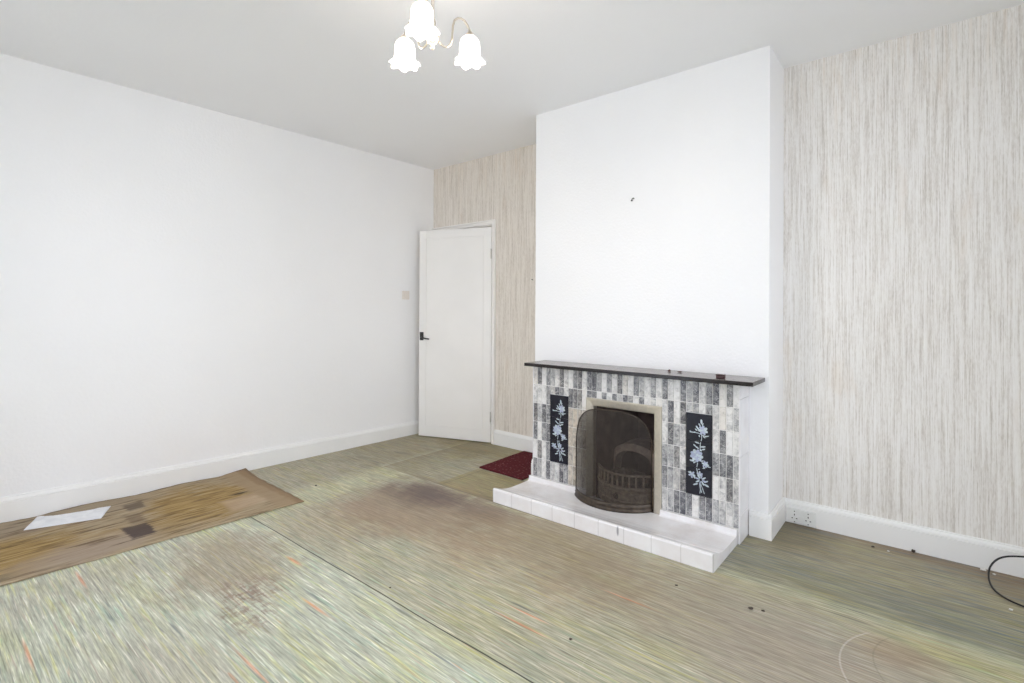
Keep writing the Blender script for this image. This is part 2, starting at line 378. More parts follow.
M = dict(wall=mat_paint_wall(), ceil=mat_ceiling(), paper=mat_wallpaper(warm_tint=.18), paper_lamp_tint=mat_wallpaper('ribbed_wallpaper_lamp_tint', .5), gloss=mat_gloss_white(), door=mat_gloss_white('white_door_paint', (244, 241, 236)),  # left alcove has the same paper, tinted for lamp and hall light
    floor=mat_floor(), mat=mat_mat(), marble=mat_marble(), guard=mat_guard_mesh(), shade=mat_shade(), rug=mat_rug(), mantel=mat_mantel(), tile=mat_tile_white(), hearth=mat_hearth(),
    grout=simple('pale_grout', col(236, 234, 230), .8, var=.03),
    navy=simple('black_glazed_tile', col(30, 31, 42), .22, var=.1), petal=simple('pale_blue_glaze', col(168, 176, 198), .3, var=.2, scale=160), leaf=simple('pale_grey_green_glaze', col(190, 202, 208), .3, var=.16, scale=160),
    trim=simple('brushed_champagne_metal', col(200, 192, 176), .42, .55, var=.06, scale=60), iron=simple('dusty_cast_iron', col(190, 172, 150), .45, .35, var=.3, scale=50, bump=.2),
    bronze=simple('tarnished_bronze', col(74, 64, 54), .38, .55, var=.35, scale=35, bump=.1), brass=simple('pale_antique_brass', col(198, 188, 174), .3, .8, var=.08),
    soot=simple('sooty_firebrick', col(116, 100, 94), .9, var=.35, scale=14, bump=.4), lintel=simple('ash_dusted_firebrick', col(190, 172, 160), .9, var=.25, scale=25, bump=.3),
    ash=simple('grey_ash', col(120, 108, 98), .95, var=.55, scale=60, bump=.5), blackpl=simple('black_plastic', col(34, 32, 32), .4), handle=simple('dark_bronze_handle', col(58, 56, 54), .38, .5),
    plastic=simple('white_plastic', col(236, 236, 232), .3, var=.02), cream=simple('cream_plastic', col(236, 228, 218), .35, var=.03), slot=simple('dark_slot', col(28, 28, 30), .7), steel=simple('steel_screw', col(150, 150, 152), .4, .8),
    bulb=mat_emit('lit_bulb', (1.0, .97, .92, 1), 7.0), glass=mat_window_glass(), darkred=simple('dark_red_lacquer', col(58, 26, 27), .3, var=.2), crumb=simple('brown_crumb', col(88, 60, 52), .9, var=.3),
    plaster=simple('flaked_plaster', col(230, 228, 224), .9, var=.06), debris=simple('dark_lint', col(84, 74, 66), .95, var=.4, scale=120), steelhinge=simple('painted_steel_hinge', col(206, 202, 194), .4, .2),
    ground=simple('pale_bounce_ground', col(222, 221, 218), .9, var=.1, scale=4))

def mat_sheet():
    t = NT('crumpled_white_sheet'); p = t.geo()
    n = t.noise(p, 16, 4, .6, .8)
    t.set(t.ramp(n, [(.3, col(226, 227, 232)), (.65, col(244, 245, 248))]), .35, 0, .4); t.bump(n, .25, .006)
    return t.m
M['sheet'] = mat_sheet()

# ------------------------------------------------------------------ mesh helper
class MB:
    def __init__(s): s.v = []; s.f = []; s.mi = []; s.sm = []; s.tone = {}
    def add(s, verts, faces, mi=0, smooth=False, tone=None):
        b = len(s.v); s.v += [tuple(x) for x in verts]
        for fc in faces:
            if tone: s.tone[len(s.f)] = tone
            s.f.append(tuple(i + b for i in fc)); s.mi.append(mi); s.sm.append(smooth)
        return s
    def box(s, x0, x1, y0, y1, z0, z1, mi=0, bev=0.0, tone=None, xf=None):
        bm = bmesh.new(); bmesh.ops.create_cube(bm, size=1)
        for v in bm.verts: v.co = Vector((x0 + (v.co.x + .5) * (x1 - x0), y0 + (v.co.y + .5) * (y1 - y0), z0 + (v.co.z + .5) * (z1 - z0)))
        if bev: bmesh.ops.bevel(bm, geom=bm.edges[:], offset=bev, segments=2, profile=.5, affect='EDGES')
        return s.bm(bm, mi, False, tone, xf)
    def bm(s, bm, mi=0, smooth=False, tone=None, xf=None):
        bm.verts.ensure_lookup_table(); bm.verts.index_update()
        vs = [(xf @ v.co) if xf else v.co for v in bm.verts]
        s.add(vs, [[v.index for v in f.verts] for f in bm.faces], mi, smooth, tone); bm.free(); return s
    def prism(s, poly, axis, a, b, mi=0, smooth=False):
        """poly: 2D points; extruded along axis 'x','y' or 'z' between a and b"""
        n = len(poly)
        def P(q, t): return {'x': (t, q[0], q[1]), 'y': (q[0], t, q[1]), 'z': (q[0], q[1], t)}[axis]
        vs = [P(q, a) for q in poly] + [P(q, b) for q in poly]
        s.add(vs, [(i, (i + 1) % n, n + (i + 1) % n, n + i) for i in range(n)], mi, smooth)
        s.add([P(q, a) for q in poly], [tuple(range(n))[::-1]], mi); s.add([P(q, b) for q in poly], [tuple(range(n))], mi); return s
    def tube(s, pts, r, mi=0, seg=10, closed=False, caps=True):
        pts = [Vector(q) for q in pts]; n = len(pts); rr = r if isinstance(r, (list, tuple)) else [r] * n
        up = Vector((0, 0, 1)); rings = []; prev = None
        for i, q in enumerate(pts):
            a = pts[(i - 1) % n] if (closed or i > 0) else q; b = pts[(i + 1) % n] if (closed or i < n - 1) else q
            d = (b - a).normalized()
            if prev is None:
                x = d.cross(up);  x = x if x.length > 1e-3 else d.cross(Vector((1, 0, 0)))
            else: x = prev - d * prev.dot(d)
            x.normalize(); prev = x; y = d.cross(x)
            rings.append([q + rr[i] * (math.cos(2 * PI * k / seg) * x + math.sin(2 * PI * k / seg) * y) for k in range(seg)])
        vs = [v for R in rings for v in R]; fs = []
        for i in range(n if closed else n - 1):
            j = (i + 1) % n
            fs += [(i * seg + k, i * seg + (k + 1) % seg, j * seg + (k + 1) % seg, j * seg + k) for k in range(seg)]
        if not closed and caps: fs += [tuple(range(seg))[::-1], tuple(range((n - 1) * seg, n * seg))]
        return s.add(vs, fs, mi, True)
    def lathe(s, prof, c=(0, 0, 0), seg=32, mi=0, fn=None, smooth=True):
        """prof: (r,z); fn(theta, r, z, i) -> (r, z) lets the rim ripple"""
        vs = []; m = len(prof)
        for i, (r, z) in enumerate(prof):
            for k in range(seg):
                th = 2 * PI * k / seg; R, Z = fn(th, r, z, i) if fn else (r, z)
                vs.append((c[0] + R * math.cos(th), c[1] + R * math.sin(th), c[2] + Z))
        fs = [(i * seg + k, i * seg + (k + 1) % seg, (i + 1) * seg + (k + 1) % seg, (i + 1) * seg + k) for i in range(m - 1) for k in range(seg)]
        return s.add(vs, fs, mi, smooth)
    def build(s, name, mats, parent=None, origin=None, solid=0.0, subsurf=0):
        me = bpy.data.meshes.new(name)
        if origin is None and parent is None:
            xs, ys, zs = zip(*s.v); origin = ((min(xs) + max(xs)) / 2, (min(ys) + max(ys)) / 2, min(zs))
        o0 = Vector(origin) if origin is not None else Vector((0, 0, 0))
        if parent is not None and origin is None:
            q = parent
            while q is not None: o0 = o0 + q.location; q = q.parent
        me.from_pydata([Vector(v) - o0 for v in s.v], [], s.f)
        for m in (mats if isinstance(mats, (list, tuple)) else [mats]): me.materials.append(m)
        me.polygons.foreach_set('material_index', s.mi); me.polygons.foreach_set('use_smooth', s.sm)
        if s.tone:
            ca = me.color_attributes.new('tone', 'FLOAT_COLOR', 'CORNER')
            for i, p in enumerate(me.polygons):
                tn = s.tone.get(i, (.9, 0, 0, 1))
                for li in p.loop_indices: ca.data[li].color = tn
        bm = bmesh.new(); bm.from_mesh(me); bmesh.ops.recalc_face_normals(bm, faces=bm.faces[:]); bm.to_mesh(me); bm.free()
        me.update()
        o = bpy.data.objects.new(name, me); C.objects.link(o)
        if parent is not None: o.parent = parent
        else: o.location = o0
        if solid:
            md = o.modifiers.new('thickness', 'SOLIDIFY'); md.thickness = solid; md.offset = 0
        if subsurf:
            md = o.modifiers.new('smooth', 'SUBSURF'); md.levels = md.render_levels = subsurf
        return o

def tag(o, label, cat, group=None):
    o['label'] = label; o['category'] = cat
    if group: o['group'] = group
    return o
def thing(name, loc, label, cat, group=None):
    o = bpy.data.objects.new(name, None); C.objects.link(o); o.location = loc; o.empty_display_size = .1
    return tag(o, label, cat, group)
def struct(o, label=None):
    o['kind'] = 'structure'
    if label: o['label'] = label
    return o

# ------------------------------------------------------------------ room dimensions
H = 2.62
DL, DR, DB = 3.446, 3.280, 2.945         # left alcove, right alcove, chimney breast faces
X1, X2, XR = 1.662, 3.2095, 4.90
YF = -0.95                                # window wall behind the camera
SL = 0.0402                               # the left wall runs slightly out of square
T = 0.14
def xl(y): return SL * (y - DL)

MB().box(-.6, XR + .3, YF - .3, 4.9, -.12, 0).build('floor', M['floor']); struct(bpy.data.objects['floor'], 'streaked green linoleum floor with brown worn patches')
struct(MB().box(-.6, XR + .3, YF - .3, 4.9, H, H + .12).build('ceiling', M['ceil']), 'white painted ceiling')
struct(MB().prism([(xl(YF - .2), YF - .2), (xl(DL + T), DL + T), (xl(DL + T) - T, DL + T), (xl(YF - .2) - T, YF - .2)], 'z', 0, H).build('wall_left', M['wall']), 'plain white textured left wall')
# left alcove wall with the door hole
DX0, DX1, DZ = .035, .800, 1.985
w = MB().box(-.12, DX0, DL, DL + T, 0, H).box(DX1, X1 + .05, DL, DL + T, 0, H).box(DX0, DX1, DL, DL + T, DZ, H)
struct(w.build('wall_back_left', M['paper_lamp_tint']), 'ribbed wallpaper, beige from painted lamp warmth, on the left alcove wall around the door')
struct(MB().box(X2 - .05, XR + .02, DR, DR + T, 0, H).build('wall_back_right', M['paper']), 'pale ribbed wallpaper on the right alcove wall')
# chimney breast with its fire opening
OX0, OX1, OZ = 2.235, 2.654, .625
w = MB().box(X1, OX0, DB, 3.7, 0, H).box(OX1, X2, DB, 3.7, 0, H).box(OX0, OX1, DB, 3.7, OZ, H).box(OX0, OX1, 3.32, 3.7, 0, OZ)
struct(w.build('wall_chimney_breast', M['wall']), 'white painted chimney breast above the tiled fireplace')
RY0, RY1, RZ0, RZ1 = -.40, 2.75, .10, 2.52  # unseen window opening, added to brighten the left wall
w = MB().box(XR, XR + T, YF - .2, RY0, 0, H).box(XR, XR + T, RY1, DR + .2, 0, H).box(XR, XR + T, RY0, RY1, 0, RZ0).box(XR, XR + T, RY0, RY1, RZ1, H)
struct(w.build('wall_right', M['wall']), 'white right wall outside the frame')
fr = MB(); xw = XR + .08
for a, b in ((RY0, RY0 + .06), (RY1 - .06, RY1), (1.145, 1.205)): fr.box(xw - .03, xw + .03, a, b, RZ0, RZ1, 0, .004)
for a, b in ((RZ0, RZ0 + .06), (RZ1 - .06, RZ1)): fr.box(xw - .03, xw + .03, RY0, RY1, a, b, 0, .004)
fr.box(XR - .05, XR + .06, RY0 - .03, RY1 + .03, RZ0 - .03, RZ0 - .001, 0, .004)
win = struct(fr.build('window_3', M['gloss'], origin=(xw, 1.175, RZ0)), 'white framed window added unseen in the right wall to light the left wall')
MB().box(xw - .003, xw + .003, RY0 + .05, RY1 - .05, RZ0 + .05, RZ1 - .05).build('window_pane', M['glass'], win)
# window wall
WZ0, WZ1 = .12, 2.50
WINS = ((.20, 1.75), (2.95, 4.80))  # unseen openings, split and sized to dim the breast against the left wall
w = MB().box(-.4, WINS[0][0], YF - .2, YF, 0, H).box(WINS[0][1], WINS[1][0], YF - .2, YF, 0, H).box(WINS[1][1], XR + .1, YF - .2, YF, 0, H)
for WX0, WX1 in WINS: w.box(WX0, WX1, YF - .2, YF, 0, WZ0).box(WX0, WX1, YF - .2, YF, WZ1, H)
struct(w.build('wall_front', M['wall']), 'white window wall behind the camera')
yw = YF - .11
for k, (WX0, WX1) in enumerate(WINS):
    fr = MB(); xm = (WX0 + WX1) / 2
    for a, b in ((WX0, WX0 + .06), (WX1 - .06, WX1), (xm - .03, xm + .03)): fr.box(a, b, yw - .03, yw + .03, WZ0, WZ1, 0, .004)
    for a, b in ((WZ0, WZ0 + .06), (WZ1 - .06, WZ1)): fr.box(WX0, WX1, yw - .03, yw + .03, a, b, 0, .004)
    fr.box(WX0 - .03, WX1 + .03, YF - .09, YF + .05, WZ0 - .03, WZ0 - .001, 0, .004)
    win = struct(fr.build('window_%d' % (k + 1), M['gloss'], origin=(xm, yw, WZ0)), 'unseen white framed window behind the camera, sized for the light, ' + ('left one' if k == 0 else 'right one'))
    MB().box(WX0 + .05, WX1 - .05, yw - .003, yw + .003, WZ0 + .05, WZ1 - .05).build('window_pane', M['glass'], win)
# hallway seen only through the gap by the door
w = MB().box(-.5, -.40, DL + T, 4.9, 0, H).box(-.5, 1.7, 4.8, 4.9, 0, H).box(1.56, 1.66, 3.72, 4.8, 0, H)
struct(w.build('wall_hallway', M['wall']), 'white hallway wall beyond the door')
# door lining and architrave
t1 = MB().box(DX0, DX0 + .022, DL - .002, DL + T + .004, 0, DZ).box(DX1 - .006, DX1 + .016, DL + .002, DL + T + .004, 0, DZ).box(DX0, DX1 + .016, DL + .002, DL + T + .004, DZ - .006, DZ + .02)
t1.box(DX0 + .022, DX0 + .036, DL + .045, DL + .075, 0, DZ - .01).box(DX0 + .03, DX1 - .01, DL + .045, DL + .075, DZ - .024, DZ - .005)
struct(t1.build('trim_1', M['door']), 'white door lining')
def arch(mb, horizontal, a, b, c0):
    # moulded architrave: c0 is the inner edge, profile grows away from the opening by 42 mm
    prof = [(0, 0), (0, -.010), (.006, -.014), (.012, -.012), (.026, -.016), (.034, -.022), (.042, -.020), (.042, 0)]
    if horizontal: mb.prism([(DL - .001 + q[1], c0 + q[0]) for q in prof], 'x', a, b)
    else: mb.prism([(c0 + q[0], DL - .001 + q[1]) for q in prof], 'z', a, b)
t2 = MB(); arch(t2, False, 0, DZ + .042, DX1); arch(t2, True, .0, DX1 + .0405, DZ + .0008); t2.box(.003, DX0, DL - .014, DL - .001, 0, DZ)
struct(t2.build('trim_2', M['door']), 'white moulded architrave round the door')

# skirting boards
def skirt(name, p0, p1, h0, h1, nrm, lab, th=.018):
    """runs from p0 to p1; heights h0,h1; nrm points into the room"""
    prof = [(0, 0), (1, 0), (1, .80), (.66, .81), (.66, .835), (.95, .85), (.80, .90), (.50, .945), (.42, 1.0), (0, 1.0)]
    mb = MB(); vs = []
    for p, h in ((p0, h0), (p1, h1)):
        for a, b in prof: vs.append((p[0] + nrm[0] * th * a, p[1] + nrm[1] * th * a, b * h))
    n = len(prof)
    mb.add(vs, [(i, (i + 1) % n, n + (i + 1) % n, n + i) for i in range(n)] + [tuple(range(n)), tuple(range(n, 2 * n))])
    return struct(mb.build(name, M['gloss']), lab)
skirt('baseboard_left', (xl(YF) + .001, YF), (xl(DL - .004) + .001, DL - .004), .163, .120, (1, 0), 'white skirting board along the left wall')
skirt('baseboard_back_left', (DX1 + .043, DL - .001), (X1, DL - .001), .134, .128, (0, -1), 'white skirting board between the door and the fireplace')
skirt('baseboard_chimney_left', (X1 - .001, DB - .001), (X1 - .001, DL - .002), .130, .130, (-1, 0), 'white skirting board on the left side of the chimney breast')
skirt('baseboard_chimney_front', (3.118, DB - .001), (X2 + .018, DB - .001), .134, .134, (0, -1), 'short white skirting board right of the fireplace')
skirt('baseboard_chimney_front', (X1 - .018, DB - .001), (1.770, DB - .001), .130, .130, (0, -1), 'short white skirting board left of the fireplace')
skirt('baseboard_chimney_right', (X2 + .001, DB - .018), (X2 + .001, DR - .001), .134, .131, (1, 0), 'white skirting board on the right side of the chimney breast')
skirt('baseboard_back_right', (X2 + .001, DR - .001), (XR, DR - .001), .130, .138, (0, -1), 'white skirting board below the right wallpaper')

# ------------------------------------------------------------------ door leaf (swung a little open)
hx, hy = .797, 3.432; fx, fy = .091, 3.189
dirv = Vector((fx - hx, fy - hy, 0)); LW = dirv.length; ang = math.atan2(dirv.y, dirv.x)
LH = 1.962; TH = .036
# local: x along the leaf from hinge to free edge, +y faces the room
leaf = MB(); sw, rw = .075, .075
# back board and a raised border 4 mm proud of the inset panel
leaf.box(0, LW, -TH, -.005, .008, LH, 0)
def ringf(x0, x1, z0, z1, y0, y1): leaf.box(x0, x1, y0, y1, z0, z1, 0, .0015)
ringf(0, sw, .008, LH, -.006, 0); ringf(LW - sw, LW, .008, LH, -.006, 0); ringf(sw, LW - sw, .008, .008 + rw + .03, -.006, 0); ringf(sw, LW - sw, LH - rw, LH, -.006, 0)
leaf.box(sw + .004, LW - sw - .004, -.006, -.0015, .008 + rw + .034, LH - rw - .004, 0, .0015)
door = leaf.build('door_1', M['door'], origin=(0, 0, 0)); door.location = (hx, hy, 0); door.rotation_euler = (0, 0, ang)
struct(door, 'white flush door standing slightly open')
# the leaf's room face is local +y when x runs to the free edge: check and flip
nrm = Vector((-math.sin(ang), math.cos(ang)))
SGN = 1 if nrm.y < 0 else -1
if SGN < 0:
    for v in door.data.vertices: v.co.y = -v.co.y
    door.data.flip_normals()
def local(mb, name, mat, parent):
    me_o = mb.build(name, mat, parent, origin=(0, 0, 0))
    if SGN < 0:
        for v in me_o.data.vertices: v.co.y = -v.co.y
        me_o.data.flip_normals()
    return me_o
hp = local(MB().box(LW - .050, LW - .012, .0, .008, .918, .996, 0, .003), 'door_handle', M['handle'], door)
lv = MB().tube([(LW - .036, .006, .944), (LW - .036, .022, .944), (LW - .042, .029, .944), (LW - .06, .031, .942), (LW - .09, .031, .936), (LW - .125, .030, .932)], [.008, .008, .008, .0075, .0065, .006], 0, 10)
local(lv, 'lever', M['handle'], hp)
for z in (.24, 1.72):
    h = MB().tube([(.0, .006, z - .045), (.0, .006, z + .045)], .006, 0, 10).box(.001, .006, -.002, .001, z - .045, z + .045)
    local(h, 'hinge', M['steelhinge'], door)

# ------------------------------------------------------------------ fireplace
FY = 2.776
SX0, SX1, STZ = 1.775, 3.113, .831
fp = thing('tiled_fireplace', (2.444, 2.86, 0), 'fireplace with grey marbled tiles, black rose panels and white hearth on the chimney breast', 'fireplace')
FX0, FX1, FZ = 2.196, 2.690, .659       # metal frame outside
g = MB().box(SX0 + .002, FX0 + .03, FY + .004, DB - .001, .0, STZ).box(FX1 - .03, SX1 - .008, FY + .004, DB - .001, 0, STZ).box(FX0 + .03, FX1 - .03, FY + .004, DB - .001, FZ - .03, STZ)
core = g.build('surround_core', M['grout'], fp)
PZ0, PZ1 = .204, .649
PL = (1.9175, 2.0585); PR = (2.830, 2.972)
zj = [.046, .0805, .2045, .329, .4525, .577, .703, STZ - .001]
zj = [.079, .2045, .329, .4525, .577, .703, STZ - .001]
def xs_between(a, b, n): return [a + (b - a) * i / n for i in range(n + 1)]
cols = xs_between(SX0, PL[0], 4) + xs_between(PL[0], PL[1], 4)[1:] + xs_between(PL[1], FX0, 4)[1:]
cols += xs_between(FX0, FX1, 14)[1:] + xs_between(FX1, PR[0], 4)[1:] + xs_between(PR[0], PR[1], 4)[1:] + xs_between(PR[1], SX1, 4)[1:]
rects = [(PL[0], PL[1], PZ0, PZ1), (PR[0], PR[1], PZ0, PZ1), (FX0, FX1, 0, FZ)]
tl = MB(); pv = {}; rnd = random.Random(21); GJ = .0022
for i in range(len(cols) - 1):
    x0, x1 = cols[i], cols[i + 1]; xm = (x0 + x1) / 2
    for j in range(len(zj) - 1):
        z0, z1 = zj[j], zj[j + 1]
        segs = [(z0, z1)]
        for (a, b, c, d) in rects:
            if a < xm < b:
                ns = []
                for (s0, s1) in segs:
                    if d <= s0 or c >= s1: ns.append((s0, s1)); continue
                    if s0 < c - .004: ns.append((s0, c))
                    if s1 > d + .004: ns.append((d, s1))
                segs = ns
        for (s0, s1) in segs:
            k = rnd.random()
            if k < .38: v = rnd.uniform(.06, .34)
            elif k < .60: v = rnd.uniform(.36, .6)
            else: v = rnd.uniform(.62, .90)
            if abs(v - pv.get(j, -1)) < .07: v = (v + .35) % .9
            pv[j] = v; warm = 0.0
            if 2.05 < xm < 2.25 and z0 < .57: warm = rnd.uniform(.6, 1.0)
            elif s1 - s0 < .06 and z0 > .6 and xm < 2.7: warm = rnd.uniform(.2, .6)
            elif rnd.random() < .25: warm = rnd.uniform(.1, .35)
            if warm > .5: v = rnd.uniform(.5, .8)
            tl.box(x0 + GJ, x1 - GJ, FY + rnd.uniform(0, .0006), FY + .006, s0 + GJ, s1 - GJ, 0, .0008, (v, rnd.random(), warm, 1))
tl.build('marbled_tile_field', M['marble'], fp)
# white glazed return on both sides, three tiles tall
for nm, xa, xb in (('side_panel', SX1 - .008, SX1), ('side_panel', SX0 - .004, SX0 + .003)):
    sp = MB(); zz = [0.0, .147, .4475, .748, STZ - .001]
    for a, b in zip(zz[:-1], zz[1:]): sp.box(xa, xb, FY - .0005, DB - .001, a + .0008, b - .0008, 0, .0018)
    s_ = sp.build(nm, M['tile'], fp); s_['label'] = 'white glazed side tiles'
# champagne metal frame round the opening (mitred, hollow centre)
IX0, IX1, IZ = 2.245, 2.644, .613
def mitre(outer, inner, yb, y0):
    """U frame: outer/inner = (x0,x1,z)"""
    mb = MB(); zb = .047
    (a0, a1, az), (b0, b1, bz) = outer, inner; e = .006
    O = [(a0, zb), (a0, az), (a1, az), (a1, zb)]; O2 = [(a0 + e, zb), (a0 + e, az - e), (a1 - e, az - e), (a1 - e, zb)]
    I = [(b0, zb), (b0, bz), (b1, bz), (b1, zb)]; I2 = [(b0 - e, zb), (b0 - e, bz + e), (b1 + e, bz + e), (b1 + e, zb)]
    rings = [(O, yb), (O, y0 + .003), (O2, y0), (I2, y0 + .004), (I, y0 + .008), (I, yb + .03)]
    vs = [(q[0], y, q[1]) for R, y in rings for q in R]
    fs = []
    for r in range(len(rings) - 1):
        for k in range(3): fs.append((r * 4 + k, r * 4 + k + 1, (r + 1) * 4 + k + 1, (r + 1) * 4 + k))
    return mb.add(vs, fs)
mf = mitre((FX0, FX1, FZ), (IX0, IX1, IZ), FY + .006, FY - .008).build('opening_frame', M['trim'], fp); mf['label'] = 'champagne coloured metal frame round the fire opening'
# black tiles with a pale rose spray running over three of them
def petal(mb, x0, w, h, cx, cz, rx, rz, rot, mi, y, zc=(-1e9, 1e9), n=12, point=.0):
    pts = []
    for k in range(n):
        th = 2 * PI * k / n; u = rx * math.cos(th); v = rz * math.sin(th) * (1 - point * abs(math.cos(th)) ** 2)
        X = cx * w + (u * math.cos(rot) - v * math.sin(rot)) * w; Z = cz * h - (u * math.sin(rot) + v * math.cos(rot)) * w
        pts.append((x0 + X, y, min(max(Z, zc[0]), zc[1])))
    back = [(a, y + .0012, c) for a, b, c in pts]
    mb.add(pts + back, [tuple(range(n))] + [(i, (i + 1) % n, n + (i + 1) % n, n + i) for i in range(n)], mi, False)
def spray_items():
    """(cx, cz from the top as a fraction, rx, rz in panel widths, rot, material 1 blue 2 pale)"""
    L = []
    def rose(cx, cz, r, n=7, s=0):
        for k in range(n):
            a = 2 * PI * k / n + s
            L.append((cx + .55 * r * math.cos(a), cz + .55 * r * math.sin(a) * .315, r * .52, r * .40, a, 1 if k % 3 else 2))
        for k in range(4):
            a = 2 * PI * k / 4 + .5 + s
            L.append((cx + .2 * r * math.cos(a), cz + .2 * r * math.sin(a) * .315, r * .28, r * .2, a + .6, 2 if k % 2 else 1))
    def leafp(cx, cz, ln, wd, rot): L.append((cx, cz, ln, wd, rot, 2))
    # bud and upper rose
    leafp(.60, .095, .13, .065, 1.45); leafp(.53, .135, .09, .04, 1.0); leafp(.65, .125, .08, .03, 2.0)
    rose(.66, .195, .20, 7, .3); leafp(.45, .175, .13, .05, .9); leafp(.40, .20, .08, .035, .6)
    leafp(.25, .235, .15, .028, -.05); leafp(.18, .228, .05, .03, .6); leafp(.34, .232, .05, .03, -.5)
    leafp(.80, .262, .12, .03, -.35); leafp(.70, .275, .08, .035, .6); leafp(.52, .27, .05, .035, 1.3)
    # stem leaves
    leafp(.44, .355, .12, .04, .2); leafp(.66, .395, .13, .045, -.2); leafp(.35, .395, .09, .035, .7); leafp(.44, .415, .10, .04, .5); leafp(.68, .425, .09, .04, -.4); leafp(.58, .44, .06, .05, .9)
    # main rose with its leaves
    rose(.42, .515, .27, 9, .1); rose(.47, .535, .15, 6, .7)
    leafp(.24, .585, .12, .05, .1); leafp(.34, .60, .08, .04, -.6); leafp(.64, .57, .08, .03, -.8)
    rose(.75, .60, .145, 6, .2); leafp(.88, .625, .10, .028, .1); leafp(.70, .645, .07, .03, .9)
    # lower sprays
    rose(.24, .755, .15, 5, .3); leafp(.13, .735, .06, .03, .5); leafp(.33, .785, .07, .03, 1.0)
    rose(.54, .735, .13, 5, .9)
    for k in range(8):
        a = 2 * PI * k / 8 + .2
        L.append((.58 + .14 * math.cos(a), .80 + .14 * math.sin(a) * .315, .12, .048, a, 2 if k % 2 else 1))
    leafp(.38, .865, .13, .045, -.4); leafp(.80, .855, .13, .05, .35); leafp(.78, .81, .11, .04, -.5)
    return L
SPRAY = spray_items()
STEMS = [[(.60, .24), (.61, .30), (.56, .36), (.55, .45)], [(.46, .60), (.42, .67), (.47, .73), (.56, .78)], [(.75, .64), (.62, .665), (.47, .68)], [(.30, .77), (.42, .79), (.54, .80)], [(.56, .82), (.57, .90), (.62, .955)], [(.58, .85), (.66, .91), (.72, .96)], [(.53, .85), (.57, .92), (.55, .965)], [(.25, .235), (.45, .235), (.60, .25)], [(.60, .25), (.72, .262), (.85, .258)]]
def stem(mb, x0, ztop, w, h, poly, zc, y, wd=.0017):
    for (a, b) in zip(poly[:-1], poly[1:]):
        n = 4
        for i in range(n):
            p = [(a[0] + (b[0] - a[0]) * t_, a[1] + (b[1] - a[1]) * t_) for t_ in (i / n, (i + 1) / n)]
            P = [(x0 + q[0] * w, ztop - q[1] * h) for q in p]
            if not (zc[0] < P[0][1] < zc[1] and zc[0] < P[1][1] < zc[1]): continue
            d = Vector((P[1][0] - P[0][0], P[1][1] - P[0][1])).normalized(); nx, nz = -d.y * wd, d.x * wd
            q = [(P[0][0] + nx, y, P[0][1] + nz), (P[1][0] + nx, y, P[1][1] + nz), (P[1][0] - nx, y, P[1][1] - nz), (P[0][0] - nx, y, P[0][1] - nz)]
            mb.add(q + [(u, y + .001, v) for u, _, v in q], [(0, 1, 2, 3), (0, 4, 5, 1), (1, 5, 6, 2), (2, 6, 7, 3), (3, 7, 4, 0)], 2)
def rose_panel(px):
    w = px[1] - px[0]; h = PZ1 - PZ0
    for k in range(3):
        zt = PZ1 - h * k / 3; zb = PZ1 - h * (k + 1) / 3
        mb = MB().box(px[0] + .0006, px[1] - .0006, FY - .003, FY + .006, zb + .0006, zt - .0006, 0, .0012)
        zc = (zb + .0014, zt - .0014); y = FY - .0036
        for i, (cx, cz, rx, rz, rot, mi) in enumerate(SPRAY):
            rx *= .76; rz *= .64
            zmid = PZ1 - cz * h
            if zmid + rx * w < zc[0] or zmid - rx * w > zc[1]: continue
            # the painted shapes continue across the joint
            n = 12; pts = []
            for q in range(n):
                th = 2 * PI * q / n; u = rx * math.cos(th); v = rz * math.sin(th)
                X = px[0] + cx * w + (u * math.cos(rot) - v * math.sin(rot)) * w
                Z = zmid - (u * math.sin(rot) + v * math.cos(rot)) * w
                pts.append((min(max(X, px[0] + .002), px[1] - .002), y - .00003 * (i % 11), min(max(Z, zc[0]), zc[1])))
            bk = [(a, y + .0008, c) for a, b, c in pts]
            mb.add(pts + bk, [tuple(range(n))] + [(q, (q + 1) % n, n + (q + 1) % n, n + q) for q in range(n)], mi)
        for st in STEMS: stem(mb, px[0], PZ1, w, h, st, zc, y)
        o = mb.build('floral_tile', [M['navy'], M['petal'], M['leaf']], fp)
        o['label'] = 'black tile with part of a pale blue rose spray'
rose_panel(PL); rose_panel(PR)
# hearth: dished section, front lip, cove against the tiles
HX0, HX1 = 1.752, 3.101
top = [(2.391, .002), (2.389, .080), (2.392, .0865), (2.398, .088), (2.412, .085), (2.44, .075), (2.475, .063), (2.52, .053), (2.57, .047), (2.64, .0455), (2.70, .0455), (2.746, .0465), (2.756, .050), (2.761, .060), (2.763, .0785), (FY - .0005, .0785), (FY - .0005, .0), (2.40, 0)]
flat = top[:11] + [(2.750, .0455), (FY - .0005, .0455), (FY - .0005, .0), (2.40, 0)]
hb = MB().prism(top, 'x', HX0, 2.200).prism(flat, 'x', 2.200, 2.687).prism(top, 'x', 2.687, HX1)
ho = hb.build('hearth', M['hearth'], fp); ho['label'] = 'white tiled hearth with a raised front lip'
md = ho.modifiers.new('soft', 'BEVEL'); md.width = .002; md.segments = 2; md.limit_method = 'ANGLE'; md.angle_limit = 1.0
# mantel shelf
mo = MB().box(1.752, 3.192, 2.700, DB - .002, STZ, STZ + .022, 0, .003).build('mantel_shelf', M['mantel'], fp); mo['label'] = 'dark wooden mantel shelf'

